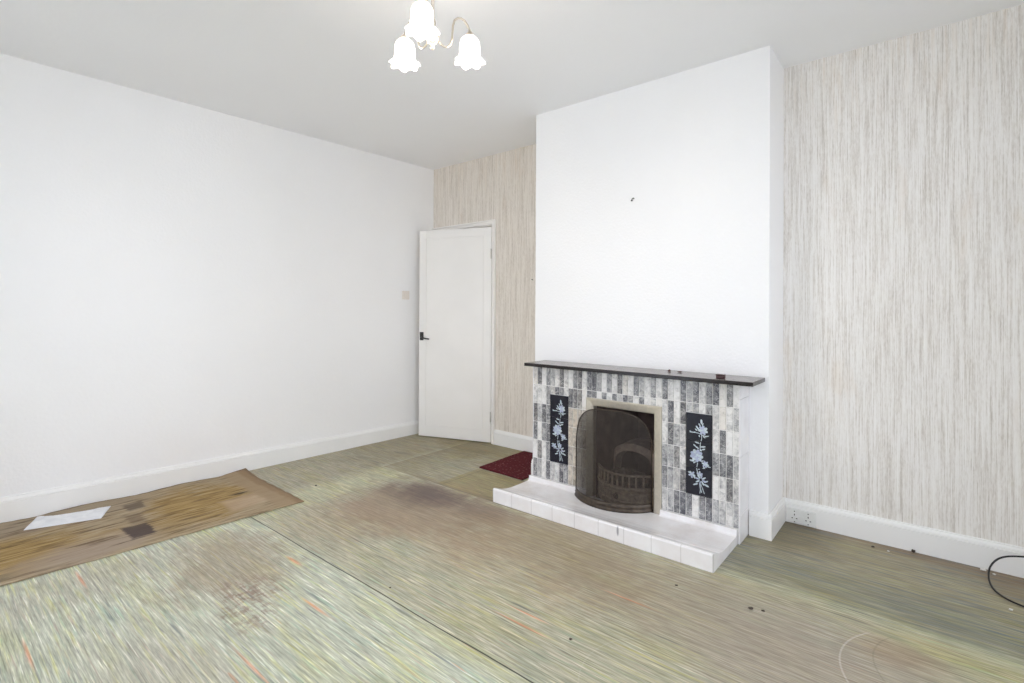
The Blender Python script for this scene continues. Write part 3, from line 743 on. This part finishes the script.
# fireback inside the opening
fb = thing('fireback', (2.445, 3.1, 0), 'sooty firebrick recess behind the grate inside the fireplace opening', 'fireback')
def fire_wall():
    mb = MB()
    # splayed cheeks, floor and back
    x0, x1, y0, y1, zt = IX0 - .004, IX1 + .004, FY + .045, 3.26, .62
    bx0, bx1 = x0 + .07, x1 - .07; th = .012
    mb.prism([(x0, y0), (bx0, y1), (bx0 - th, y1), (x0 - th + .012, y0)], 'z', .004, zt)
    mb.prism([(x1, y0), (bx1, y1), (bx1 + th, y1), (x1 + th - .012, y0)], 'z', .004, zt)
    mb.box(bx0 - th, bx1 + th, y1, y1 + .02, .004, zt)
    mb.prism([(x0, y0), (x1, y0), (bx1, y1), (bx0, y1)], 'z', .002, .045)
    mb.box(x0, x1, y0 + .01, y1, zt - .004, zt)
    return mb
fire_wall().build('brick_lining', M['soot'], fb)
# arched knee of the fireback with its lighter throat edge
ar = MB(); cx, cz = 2.41, .14; n = 24; R0, R1 = .128, .160; yb0, yb1 = 2.99, 3.2
def archp(r, k, hx=1.0):
    a = PI * k / n; return (cx + r * math.cos(a), cz + .17 * (r / R0) * abs(math.sin(a)) ** .38)
vs = []
for k in range(n + 1):
    for r, y in ((R0, yb0), (R1, yb0 + .015), (R1, yb1), (R0, yb1)):
        q = archp(r, k); vs.append((q[0], y, q[1]))
ar.add(vs, [(k * 4 + j, k * 4 + (j + 1) % 4, (k + 1) * 4 + (j + 1) % 4, (k + 1) * 4 + j) for k in range(n) for j in range(4)], 0, False)
a_ = ar.build('arched_throat', M['lintel'], fb); a_['label'] = 'arched rim of paler ash-dusted firebrick'

# grate with bowed front
gr = thing('fire_grate', (2.445, 2.86, .047), 'bowed cast iron grate front with upright bars behind the mesh guard', 'fire grate')
def bow(s, off=0.0, half=.192, y_end=2.826, sag=.118):
    x = 2.445 + half * s; return (x, y_end - (sag - off) * (1 - s * s) if off == 0 else y_end + off - sag * (1 - s * s))
def curved_bar(z0, z1, off, th, n=24, half=.192, bulge=.0):
    mb = MB(); vs = []
    for i in range(n + 1):
        s = -1 + 2 * i / n; x, y = bow(s, 0, half); y += off
        vs += [(x, y, z0), (x, y - bulge, (z0 + z1) / 2), (x, y, z1), (x, y + th, z1), (x, y + th, z0)]
    mb.add(vs, [(k * 5 + j, k * 5 + (j + 1) % 5, (k + 1) * 5 + (j + 1) % 5, (k + 1) * 5 + j) for k in range(n) for j in range(5)] + [(0, 1, 2, 3, 4), tuple(n * 5 + j for j in range(5))], 0, False)
    return mb
fret = curved_bar(.0485, .150, 0, .008); fr2 = curved_bar(.082, .091, -.007, .01, bulge=.004); fr3 = curved_bar(.138, .145, -.005, .01, bulge=.003)
for q in (fr2, fr3): fret.add(q.v, q.f)
fo = fret.build('ash_cover', M['iron'], gr)
kx, ky = bow(0); ky -= .010
kn = MB().tube([(kx + .013 * math.cos(a), ky - .002, .118 + .013 * math.sin(a)) for a in [2 * PI * k / 20 for k in range(20)]], .0028, 0, 8, True)
kn.tube([(kx, ky + .012, .118), (kx, ky - .004, .118)], .006); k_ = kn.build('ring_knob', M['bronze'], fo)
for s in (-.55, .55):
    x, y = bow(s); bb = MB().lathe([(0, -.006), (.010, -.004), (.012, 0), (.008, .004), (0, .005)], (0, 0, 0), 16)
    bb.v = [(x + a, y - .006 - c * .8, .118 + b) for a, b, c in bb.v]; bb.build('boss', M['iron'], fo)
curved_bar(.154, .170, -.008, .022, bulge=.005).build('lower_rail', M['iron'], gr)
curved_bar(.236, .246, -.004, .014, bulge=.003).build('upper_rail', M['iron'], gr)
for i in range(11):
    s = -.90 + 1.8 * i / 10; x, y = bow(s)
    MB().box(x - .0055, x + .0055, y, y + .008, .168, .238, 0, .0015).build('bar', M['iron'], gr)
# ash and cinders heaped in the grate
am = MB(); rnd = random.Random(5); nx, ny = 26, 16; vs = []
for j in range(ny + 1):
    for i in range(nx + 1):
        s = -1 + 2 * i / nx; x = 2.445 + .148 * s; yf = bow(s * .86)[1] + .018; y = yf + (2.97 - yf) * j / ny
        zt = .185 + .055 * (1 - s * s) * math.sin(PI * min(1, .25 + j / ny * .75)) + rnd.uniform(-.012, .014)
        vs.append((x + rnd.uniform(-.003, .003), y, zt))
top_n = len(vs)
vs += [(x, y, .055) for x, y, z in vs]
W = nx + 1
fs = [(j * W + i, j * W + i + 1, (j + 1) * W + i + 1, (j + 1) * W + i) for j in range(ny) for i in range(nx)]
ed = [i for i in range(W)] + [j * W + nx for j in range(1, ny + 1)] + [ny * W + i for i in range(nx - 1, -1, -1)] + [j * W for j in range(ny - 1, 0, -1)]
fs += [(a, b, b + top_n, a + top_n) for a, b in zip(ed, ed[1:] + ed[:1])]
fs.append(tuple(e + top_n for e in ed))
am.add(vs, fs)
ao = am.build('ash_heap', M['ash']); ao['kind'] = 'stuff'; tag(ao, 'grey ash and cinders heaped in the fire grate', 'ash')

# mesh fire guard standing on the hearth
GX0, GY0, GX1, GY1 = 2.150, 2.728, 2.629, 2.784
ch = Vector((GX1 - GX0, GY1 - GY0)); chl = ch.length; ux = ch / chl; nv = Vector((ux.y, -ux.x)); sag = .126
RG = (chl * chl / 4 + sag * sag) / (2 * sag); half_a = math.asin(chl / 2 / RG)
ctr = Vector((GX0, GY0)) + ux * chl / 2 - nv * (RG - sag)
def garc(s, dr=0.0):
    """s in -1..1 along the bow, dr pushes outward"""
    a = s * half_a; q = ctr + (RG + dr) * (math.sin(a) * ux + math.cos(a) * nv); return q
GZ0, GZ1 = .0465, .627
fg = thing('fire_guard', (2.40, 2.70, GZ0), 'arched dark mesh fire guard with bowed metal base standing on the hearth', 'fire guard')
cs, czr = .96, .30
def gtop(s):
    a = abs(s)
    c_s, c_z = (.80, .21) if s > 0 else (cs, czr)
    if a <= 1 - c_s: return GZ1
    t_ = (a - (1 - c_s)) / c_s; return GZ1 - c_z * (1 - max(0, 1 - t_ ** 2.2) ** (1 / 2.0))
mbm = MB(); ns, nz = 60, 14; vs = []
ss = [math.sin(-PI / 2 + PI * i / ns) for i in range(ns + 1)]
for s in ss:
    q = garc(s * .992); zt = gtop(s)
    for k in range(nz + 1): vs.append((q.x, q.y, .088 + (zt - .088) * k / nz))
mbm.add(vs, [(i * (nz + 1) + k, i * (nz + 1) + k + 1, (i + 1) * (nz + 1) + k + 1, (i + 1) * (nz + 1) + k) for i in range(ns) for k in range(nz)], 0, True)
go = mbm.build('mesh_screen', M['guard'], fg)
rim = [(garc(-.992).x, garc(-.992).y, .088)] + [(garc(s * .992).x, garc(s * .992).y, gtop(s)) for s in ss] + [(garc(.992).x, garc(.992).y, .088)]
MB().tube(rim, .0036, 0, 8).build('rim', M['bronze'], fg)
bp = [(0, 0), (.008, 0), (.010, .006), (.006, .014), (.004, .020), (.007, .026), (.004, .034), (.003, .042), (0, .046), (-.004, .046), (-.004, 0)]
vs = []; n = 40
for i in range(n + 1):
    s = -1 + 2 * i / n
    for dr, z in bp: q = garc(s, dr); vs.append((q.x, q.y, GZ0 + z))
m_ = len(bp)
MB().add(vs, [(i * m_ + k, i * m_ + (k + 1) % m_, (i + 1) * m_ + (k + 1) % m_, (i + 1) * m_ + k) for i in range(n) for k in range(m_)] + [tuple(range(m_)), tuple(n * m_ + k for k in range(m_))], 0, True).build('base', M['bronze'], fg)

# ------------------------------------------------------------------ ceiling light
fw = Vector((-.6355, .7721, 0)); rt = Vector((.7721, .6355, 0))
LC = Vector((2.3645, 1.328, 0))
cl = thing('ceiling_light', (LC.x, LC.y, H), 'brass three arm ceiling light with white frosted flower shaped glass shades, lit', 'ceiling light')
MB().lathe([(0, H - .002), (.055, H - .002), (.058, H - .010), (.050, H - .022), (.030, H - .034), (.012, H - .040), (.009, H - .05)], (LC.x, LC.y, 0), 32).build('ceiling_rose', M['brass'], cl)
MB().tube([(LC.x, LC.y, H - .045), (LC.x, LC.y, 2.34)], .0065).build('stem', M['brass'], cl)
MB().lathe([(0, 2.218), (.006, 2.222), (.009, 2.230), (.006, 2.238), (.016, 2.246), (.026, 2.262), (.026, 2.275), (.017, 2.292), (.010, 2.31), (.013, 2.325), (.010, 2.34), (0, 2.342)], (LC.x, LC.y, 0), 28).build('hub', M['brass'], cl)
arms = [(-.0135, -.154), (.140, .0655), (-.127, .0889)]
bulbs = []
for (la, de) in arms:
    d = (rt * la + fw * de); L = d.length; d.normalize()
    def P(r, z): return (LC.x + d.x * r, LC.y + d.y * r, z)
    ctl = [(.02, 2.262), (.034, 2.250), (.048, 2.243), (.062, 2.246), (.073, 2.258), (.079, 2.278), (.081, 2.305), (.083, 2.334), (.090, 2.358), (.103, 2.370), (.118, 2.373), (.132, 2.367), (.144, 2.352), (L - .001, 2.335), (L, 2.320)]
    am_ = MB().tube([P(r, z) for r, z in ctl], .0042, 0, 10).build('arm', M['brass'], cl)
    sc = P(L, 0)
    MB().lathe([(0, 2.330), (.007, 2.329), (.010, 2.324), (.017, 2.316), (.021, 2.306), (.021, 2.300), (.0, 2.300)], sc, 24).build('shade_holder', M['brass'], am_)
    prof = [(.018, 2.3045), (.026, 2.302), (.033, 2.295), (.0375, 2.285), (.0395, 2.272), (.040, 2.256), (.040, 2.242), (.0405, 2.232), (.0430, 2.223), (.048, 2.2155), (.0535, 2.210), (.0575, 2.207), (.060, 2.207)]
    def ripple(th, r, z, i, ph=random.random() * 2):
        k = max(0, (i - 6) / 6.0); return r * (1 + .075 * k * k * math.cos(7 * th + ph)), z - .0045 * k * k * math.cos(7 * th + ph)
    so = MB().lathe(prof, sc, 72, 0, ripple).build('glass_shade', M['shade'], cl, solid=.0022)
    so['label'] = 'frosted white glass shade with a fluted flower rim'
    MB().lathe([(0, 2.300), (.012, 2.299), (.013, 2.282), (.017, 2.268), (.021, 2.252), (.020, 2.240), (.013, 2.229), (0, 2.225)], sc, 20).build('bulb', M['bulb'], so)
    bulbs.append(Vector((sc[0], sc[1], 2.235)))
for i, b in enumerate(bulbs):
    ld = bpy.data.lights.new('bulb_light', 'POINT'); ld.energy = 19.0; ld.color = (1.0, .95, .885); ld.shadow_soft_size = .028
    lo = bpy.data.objects.new('bulb_light', ld); C.objects.link(lo); lo.location = b; lo.location.z = 2.222

# ------------------------------------------------------------------ switch, socket, nails
ys0, ys1, zs0, zs1 = 3.064, 3.146, 1.306, 1.388
xs = xl(3.105)
sw_ = thing('light_switch', (xs, 3.105, zs0), 'small square light switch on the white wall left of the door', 'light switch')
MB().box(xs + .001, xs + .011, ys0, ys1, zs0, zs1, 0, .003).build('face_plate', M['cream'], sw_)
MB().box(xs + .011, xs + .016, 3.097, 3.113, 1.330, 1.364, 0, .002).build('rocker', M['cream'], sw_)
ks = thing('double_socket', (3.31, DR - .02, .004), 'white double wall socket on the skirting right of the chimney breast', 'wall socket')
yk = DR - .0195
MB().box(3.239, 3.381, yk - .010, yk, .006, .087, 0, .003).build('face_plate', M['plastic'], ks)
for cx in (3.276, 3.344):
    MB().box(cx - .0022, cx + .0022, yk - .0106, yk - .009, .049, .058).build('pin_slot', M['slot'], ks)
    for sx in (-.011, .011): MB().box(cx + sx - .0036, cx + sx + .0036, yk - .0106, yk - .009, .031, .0355).build('pin_slot', M['slot'], ks)
    MB().box(cx - .003, cx + .003, yk - .0106, yk - .009, .0125, .0165, 0).build('indicator_mark', M['slot'], ks)
    MB().box(cx - .0028, cx + .0028, yk - .0106, yk - .009, .070, .0745, 0).build('indicator_mark', M['slot'], ks)
for cx in (3.303, 3.317): MB().box(cx - .0048, cx + .0048, yk - .0125, yk - .009, .034, .052, 0, .0015).build('rocker', M['plastic'], ks)

nh = MB().tube([(2.431, DB - .001, 1.912), (2.431, DB - .014, 1.912)], .0035).tube([(2.431, DB - .014, 1.912), (2.427, DB - .018, 1.906), (2.425, DB - .018, 1.900)], .003).lathe([(0, -.004), (.006, -.003), (.006, .002), (0, .003)], (2.424, DB - .017, 1.897), 10)
tag(nh.build('picture_hook', M['handle'], origin=(2.431, DB, 1.912)), 'tiny dark hook on the bare white chimney breast', 'hook')
na = MB().tube([(1.262, DL - .001, 1.465), (1.262, DL - .016, 1.469)], .0022).lathe([(0, -.003), (.005, -.002), (.005, .002), (0, .003)], (1.262, DL - .017, 1.469), 10)
tag(na.build('picture_nail', M['handle'], origin=(1.262, DL, 1.465)), 'small nail in the beige wallpaper between door and chimney breast', 'nail')

# things on the mantel
MZ = STZ + .0222
bx = thing('trinket_box', (3.023, 2.747, MZ), 'small dark red box near the right end of the mantel shelf', 'box')
MB().box(3.001, 3.045, 2.735, 2.760, MZ, MZ + .014, 0, .003).build('body', M['darkred'], bx)
MB().box(3.000, 3.046, 2.734, 2.761, MZ + .0145, MZ + .023, 0, .003).build('lid', M['darkred'], bx)
def crumb(name, x, y, z, r, seed, mat, label, cat, group=None, flat=.5):
    rn = random.Random(seed); bm = bmesh.new(); bmesh.ops.create_icosphere(bm, subdivisions=2, radius=1)
    for v in bm.verts:
        k = r * (1 + rn.uniform(-.28, .28)); v.co = Vector((v.co.x * k * rn.uniform(.8, 1.25), v.co.y * k, v.co.z * k * flat))
    zm = min(v.co.z for v in bm.verts)
    group = {'plaster_chip': 'plaster chips on the linoleum', 'lint_clump': 'dark specks on the linoleum', 'rust_flake': 'flakes on the mantel shelf'}[name]
    for v in bm.verts: v.co = Vector((v.co.x + x, v.co.y + y, v.co.z - zm + z))
    return tag(MB().bm(bm).build(name, mat), label, cat, group)
crumb('rust_flake', 2.700, 2.860, MZ, .008, 1, M['crumb'], 'tiny reddish brown flake on the mantel shelf, left one of two', 'flake', flat=.8)
crumb('rust_flake', 2.762, 2.860, MZ, .012, 2, M['crumb'], 'tiny flat brown flake on the mantel shelf, right one of two', 'flake', flat=.3)

# ------------------------------------------------------------------ floor things
def sheet(name, quad, nu, nv, zfn, mat, th, jitter=0.0, seed=1):
    """bilinear sheet between four floor corners a,b,c,d with real thickness"""
    rn = random.Random(seed); a, b, c, d = [Vector(q) for q in quad]; vs = []; W = nu + 1
    for j in range(nv + 1):
        for i in range(nu + 1):
            u, v = i / nu, j / nv; q = (a * (1 - u) + b * u) * (1 - v) + (d * (1 - u) + c * u) * v
            e = jitter if (i in (0, nu) or j in (0, nv)) else 0
            vs.append((q.x + rn.uniform(-e, e), q.y + rn.uniform(-e, e), zfn(u, v, q.x, q.y) + th))
    N = len(vs); vs += [(x, y, z - th) for x, y, z in vs]
    top_f = [(j * W + i, j * W + i + 1, (j + 1) * W + i + 1, (j + 1) * W + i) for j in range(nv) for i in range(nu)]
    ed = list(range(W)) + [j * W + nu for j in range(1, nv + 1)] + [nv * W + i for i in range(nu - 1, -1, -1)] + [j * W for j in range(nv - 1, 0, -1)]
    mb = MB().add(vs, top_f, 0, True).add(vs[:0], []).add([], [])
    b0 = 0
    for f in [tuple(k + N for k in reversed(f)) for f in top_f]: mb.f.append(f); mb.mi.append(0); mb.sm.append(True)
    for p, q in zip(ed, ed[1:] + ed[:1]): mb.f.append((p, p + N, q + N, q)); mb.mi.append(0); mb.sm.append(False)
    return mb.build(name, mat)
def mat_z(u, v, x, y):
    r = .0012 + .003 * (.5 + .5 * math.sin(x * 9 + y * 5)) * (.4 + .6 * math.sin(y * 7) ** 2)
    if v > .9 and u < .25: r += .012 * (v - .9) / .1 * (1 - u / .25)
    if u < .12: r += .010 * (1 - u / .12) * abs(math.sin(y * 6.3))
    return r
mt = sheet('floor_mat', [(-.135, -.35), (.742, -.35), (.848, 1.630), (-.040, 1.655)], 30, 60, mat_z, M['mat'], .004, .004)
tag(mt, 'worn brown fibre backed carpet strip lying along the left wall', 'mat')
pp = sheet('paper_sheet', [(.100, .445), (-.085, .525), (.035, .838), (.222, .752)], 16, 20, lambda u, v, x, y: mat_z(.5, .5, x, y) + .0045 + .0012 * math.sin(u * 5 + v * 2) ** 2, M['sheet'], .0006)
tag(pp, 'creased white plastic or paper sheet on the brown strip', 'paper sheet')
rg = sheet('red_rug', [(1.212, 2.842), (1.638, 2.832), (1.640, 3.405), (1.198, 3.412)], 20, 24, lambda u, v, x, y: .0006 + .0012 * math.sin(x * 14 + y * 9) ** 2, M['rug'], .009)
tag(rg, 'dark red patterned doormat in the alcove left of the fireplace', 'rug')

# black cable loop
def spline(pts, n=10):
    P = [Vector(q) for q in pts]; out = []
    for i in range(len(P) - 1):
        p0 = P[max(0, i - 1)]; p1 = P[i]; p2 = P[i + 1]; p3 = P[min(len(P) - 1, i + 2)]
        for k in range(n):
            t_ = k / n; out.append(.5 * ((2 * p1) + (-p0 + p2) * t_ + (2 * p0 - 5 * p1 + 4 * p2 - p3) * t_ ** 2 + (-p0 + 3 * p1 - 3 * p2 + p3) * t_ ** 3))
    out.append(P[-1]); return out
CAB = [(x - .030 * max(0, min(1, (4.40 - x) / .25)), y, z) for x, y, z in [(4.78, 3.262, .075), (4.68, 3.225, .10), (4.45, 3.20, .125), (4.30, 3.20, .128), (4.2, 3.19, .118), (4.145, 3.175, .098), (4.112, 3.15, .062), (4.102, 3.11, .030), (4.106, 3.055, .012), (4.125, 3.00, .006), (4.165, 2.95, .0055), (4.235, 2.92, .0055), (4.36, 2.90, .0055), (4.50, 2.93, .0055), (4.62, 3.02, .0055)]]
tag(MB().tube(spline(CAB), .0037, 0, 10).build('black_cable', M['blackpl']), 'black cable curling off the floor beside the right skirting board', 'cable')
# small debris
crumb('plaster_chip', 4.062, 3.236, .0005, 0.0097, 11, M['plaster'], 'white plaster chip against the right skirting, the larger one beside the cable', 'plaster chip', flat=.5)
crumb('plaster_chip', 4.098, 3.215, .0005, 0.0059, 12, M['plaster'], 'small white plaster chip by the skirting inside the cable loop', 'plaster chip', flat=.5)
crumb('plaster_chip', 4.122, 2.875, .0005, 0.0065, 13, M['plaster'], 'white plaster chip on the linoleum in front of the cable loop', 'plaster chip', flat=.5)
crumb('plaster_chip', 3.708, 3.182, .0005, 0.0052, 14, M['plaster'], 'tiny pale chip on the linoleum midway along the right skirting', 'plaster chip', flat=.5)
crumb('lint_clump', 3.806, 3.248, .0005, 0.0075, 15, M['debris'], 'dark lint clump against the right skirting board', 'lint', flat=.9)
crumb('lint_clump', 3.644, 3.19, .0005, 0.0065, 16, M['debris'], 'dark speck on the linoleum right of the wall socket', 'lint', flat=.5)
crumb('lint_clump', .635, 1.831, .0005, 0.0072, 17, M['debris'], 'dark speck on the linoleum beyond the end of the brown strip', 'lint', flat=.5)
crumb('lint_clump', 3.31, 2.208, .0005, 0.0086, 18, M['debris'], 'dark speck on the linoleum in front of the hearth corner, left of a pair', 'lint', flat=.35)
crumb('lint_clump', 3.352, 2.222, .0005, 0.0065, 19, M['debris'], 'dark speck on the linoleum in front of the hearth corner, right of a pair', 'lint', flat=.35)
crumb('lint_clump', 3.012, 2.183, .0005, 0.0058, 20, M['debris'], 'dark speck on the linoleum just in front of the hearth', 'lint', flat=.35)
crumb('lint_clump', 2.855, 1.576, .0005, 0.0058, 23, M['debris'], 'dark speck on the pale linoleum at the bottom centre', 'lint', flat=.35)
crumb('lint_clump', 2.066, 1.367, .0005, 0.0043, 24, M['debris'], 'dark speck beside the long linoleum joint', 'lint', flat=.35)

# ------------------------------------------------------------------ outside, sky and camera
struct(MB().box(-8, XR + .25, -14, YF - .35, -.5, -.4).box(XR + .25, 16, -14, 10, -.5, -.4).build('ground_outside', M['ground']), 'unseen pale ground outside the windows, lightened to bounce light inside')  # unseen ground, kept pale to bounce light onto the ceiling
wd = bpy.data.worlds.new('World'); bpy.context.scene.world = wd; wd.use_nodes = True
nt = wd.node_tree; bg = nt.nodes['Background']
tc = nt.nodes.new('ShaderNodeTexCoord'); sp = nt.nodes.new('ShaderNodeSeparateXYZ'); nt.links.new(tc.outputs['Generated'], sp.inputs[0])
rp = nt.nodes.new('ShaderNodeValToRGB'); nt.links.new(sp.outputs[2], rp.inputs[0])
rp.color_ramp.elements[0].color = (.92, .975, 1.10, 1); rp.color_ramp.elements[1].color = (.80, .87, 1.04, 1)
nt.links.new(rp.outputs[0], bg.inputs[0]); bg.inputs[1].default_value = 7.0
for WX0, WX1 in WINS:
    pl = bpy.data.lights.new('window_portal', 'AREA'); pl.shape = 'RECTANGLE'; pl.size = WX1 - WX0; pl.size_y = WZ1 - WZ0; pl.cycles.is_portal = True
    po = bpy.data.objects.new('window_portal', pl); C.objects.link(po); po.location = ((WX0 + WX1) / 2, YF - .19, (WZ0 + WZ1) / 2); po.rotation_euler = (PI / 2, 0, 0)
pl2 = bpy.data.lights.new('window_portal', 'AREA'); pl2.shape = 'RECTANGLE'; pl2.size = RY1 - RY0; pl2.size_y = RZ1 - RZ0; pl2.cycles.is_portal = True
po2 = bpy.data.objects.new('window_portal', pl2); C.objects.link(po2); po2.location = (XR + T - .01, (RY0 + RY1) / 2, (RZ0 + RZ1) / 2); po2.rotation_euler = (PI / 2, 0, PI / 2)

f, y0, th, cx, h, pitch, roll = 507.4685, 309.1851, .6886, 3.8666, 1.2014, .0035, .0050
fwv = Vector((-math.sin(th), math.cos(th), 0)); rtv = Vector((math.cos(th), math.sin(th), 0)); up = Vector((0, 0, 1))
fwv, up = fwv * math.cos(pitch) + up * math.sin(pitch), up * math.cos(pitch) - fwv * math.sin(pitch)
rtv, up = rtv * math.cos(roll) + up * math.sin(roll), up * math.cos(roll) - rtv * math.sin(roll)
cd = bpy.data.cameras.new('camera'); cam = bpy.data.objects.new('camera', cd); C.objects.link(cam)
cam.matrix_world = Matrix(((rtv.x, up.x, -fwv.x, cx), (rtv.y, up.y, -fwv.y, 0), (rtv.z, up.z, -fwv.z, h), (0, 0, 0, 1)))
cd.sensor_width = 36; cd.lens = f / 1024 * 36; cd.shift_y = -(341.5 - y0) / 1024; cd.clip_start = .02
bpy.context.scene.camera = cam
s = bpy.context.scene
s.view_settings.view_transform = 'Standard'; s.view_settings.look = 'None'; s.view_settings.gamma = 1; s.view_settings.use_curve_mapping = False
s.view_settings.exposure = -1.03
s.cycles.max_bounces = 32; s.cycles.diffuse_bounces = 28; s.cycles.glossy_bounces = 8; s.cycles.transparent_max_bounces = 12; s.cycles.use_denoising = True
s.cycles.sample_clamp_indirect = 40.0
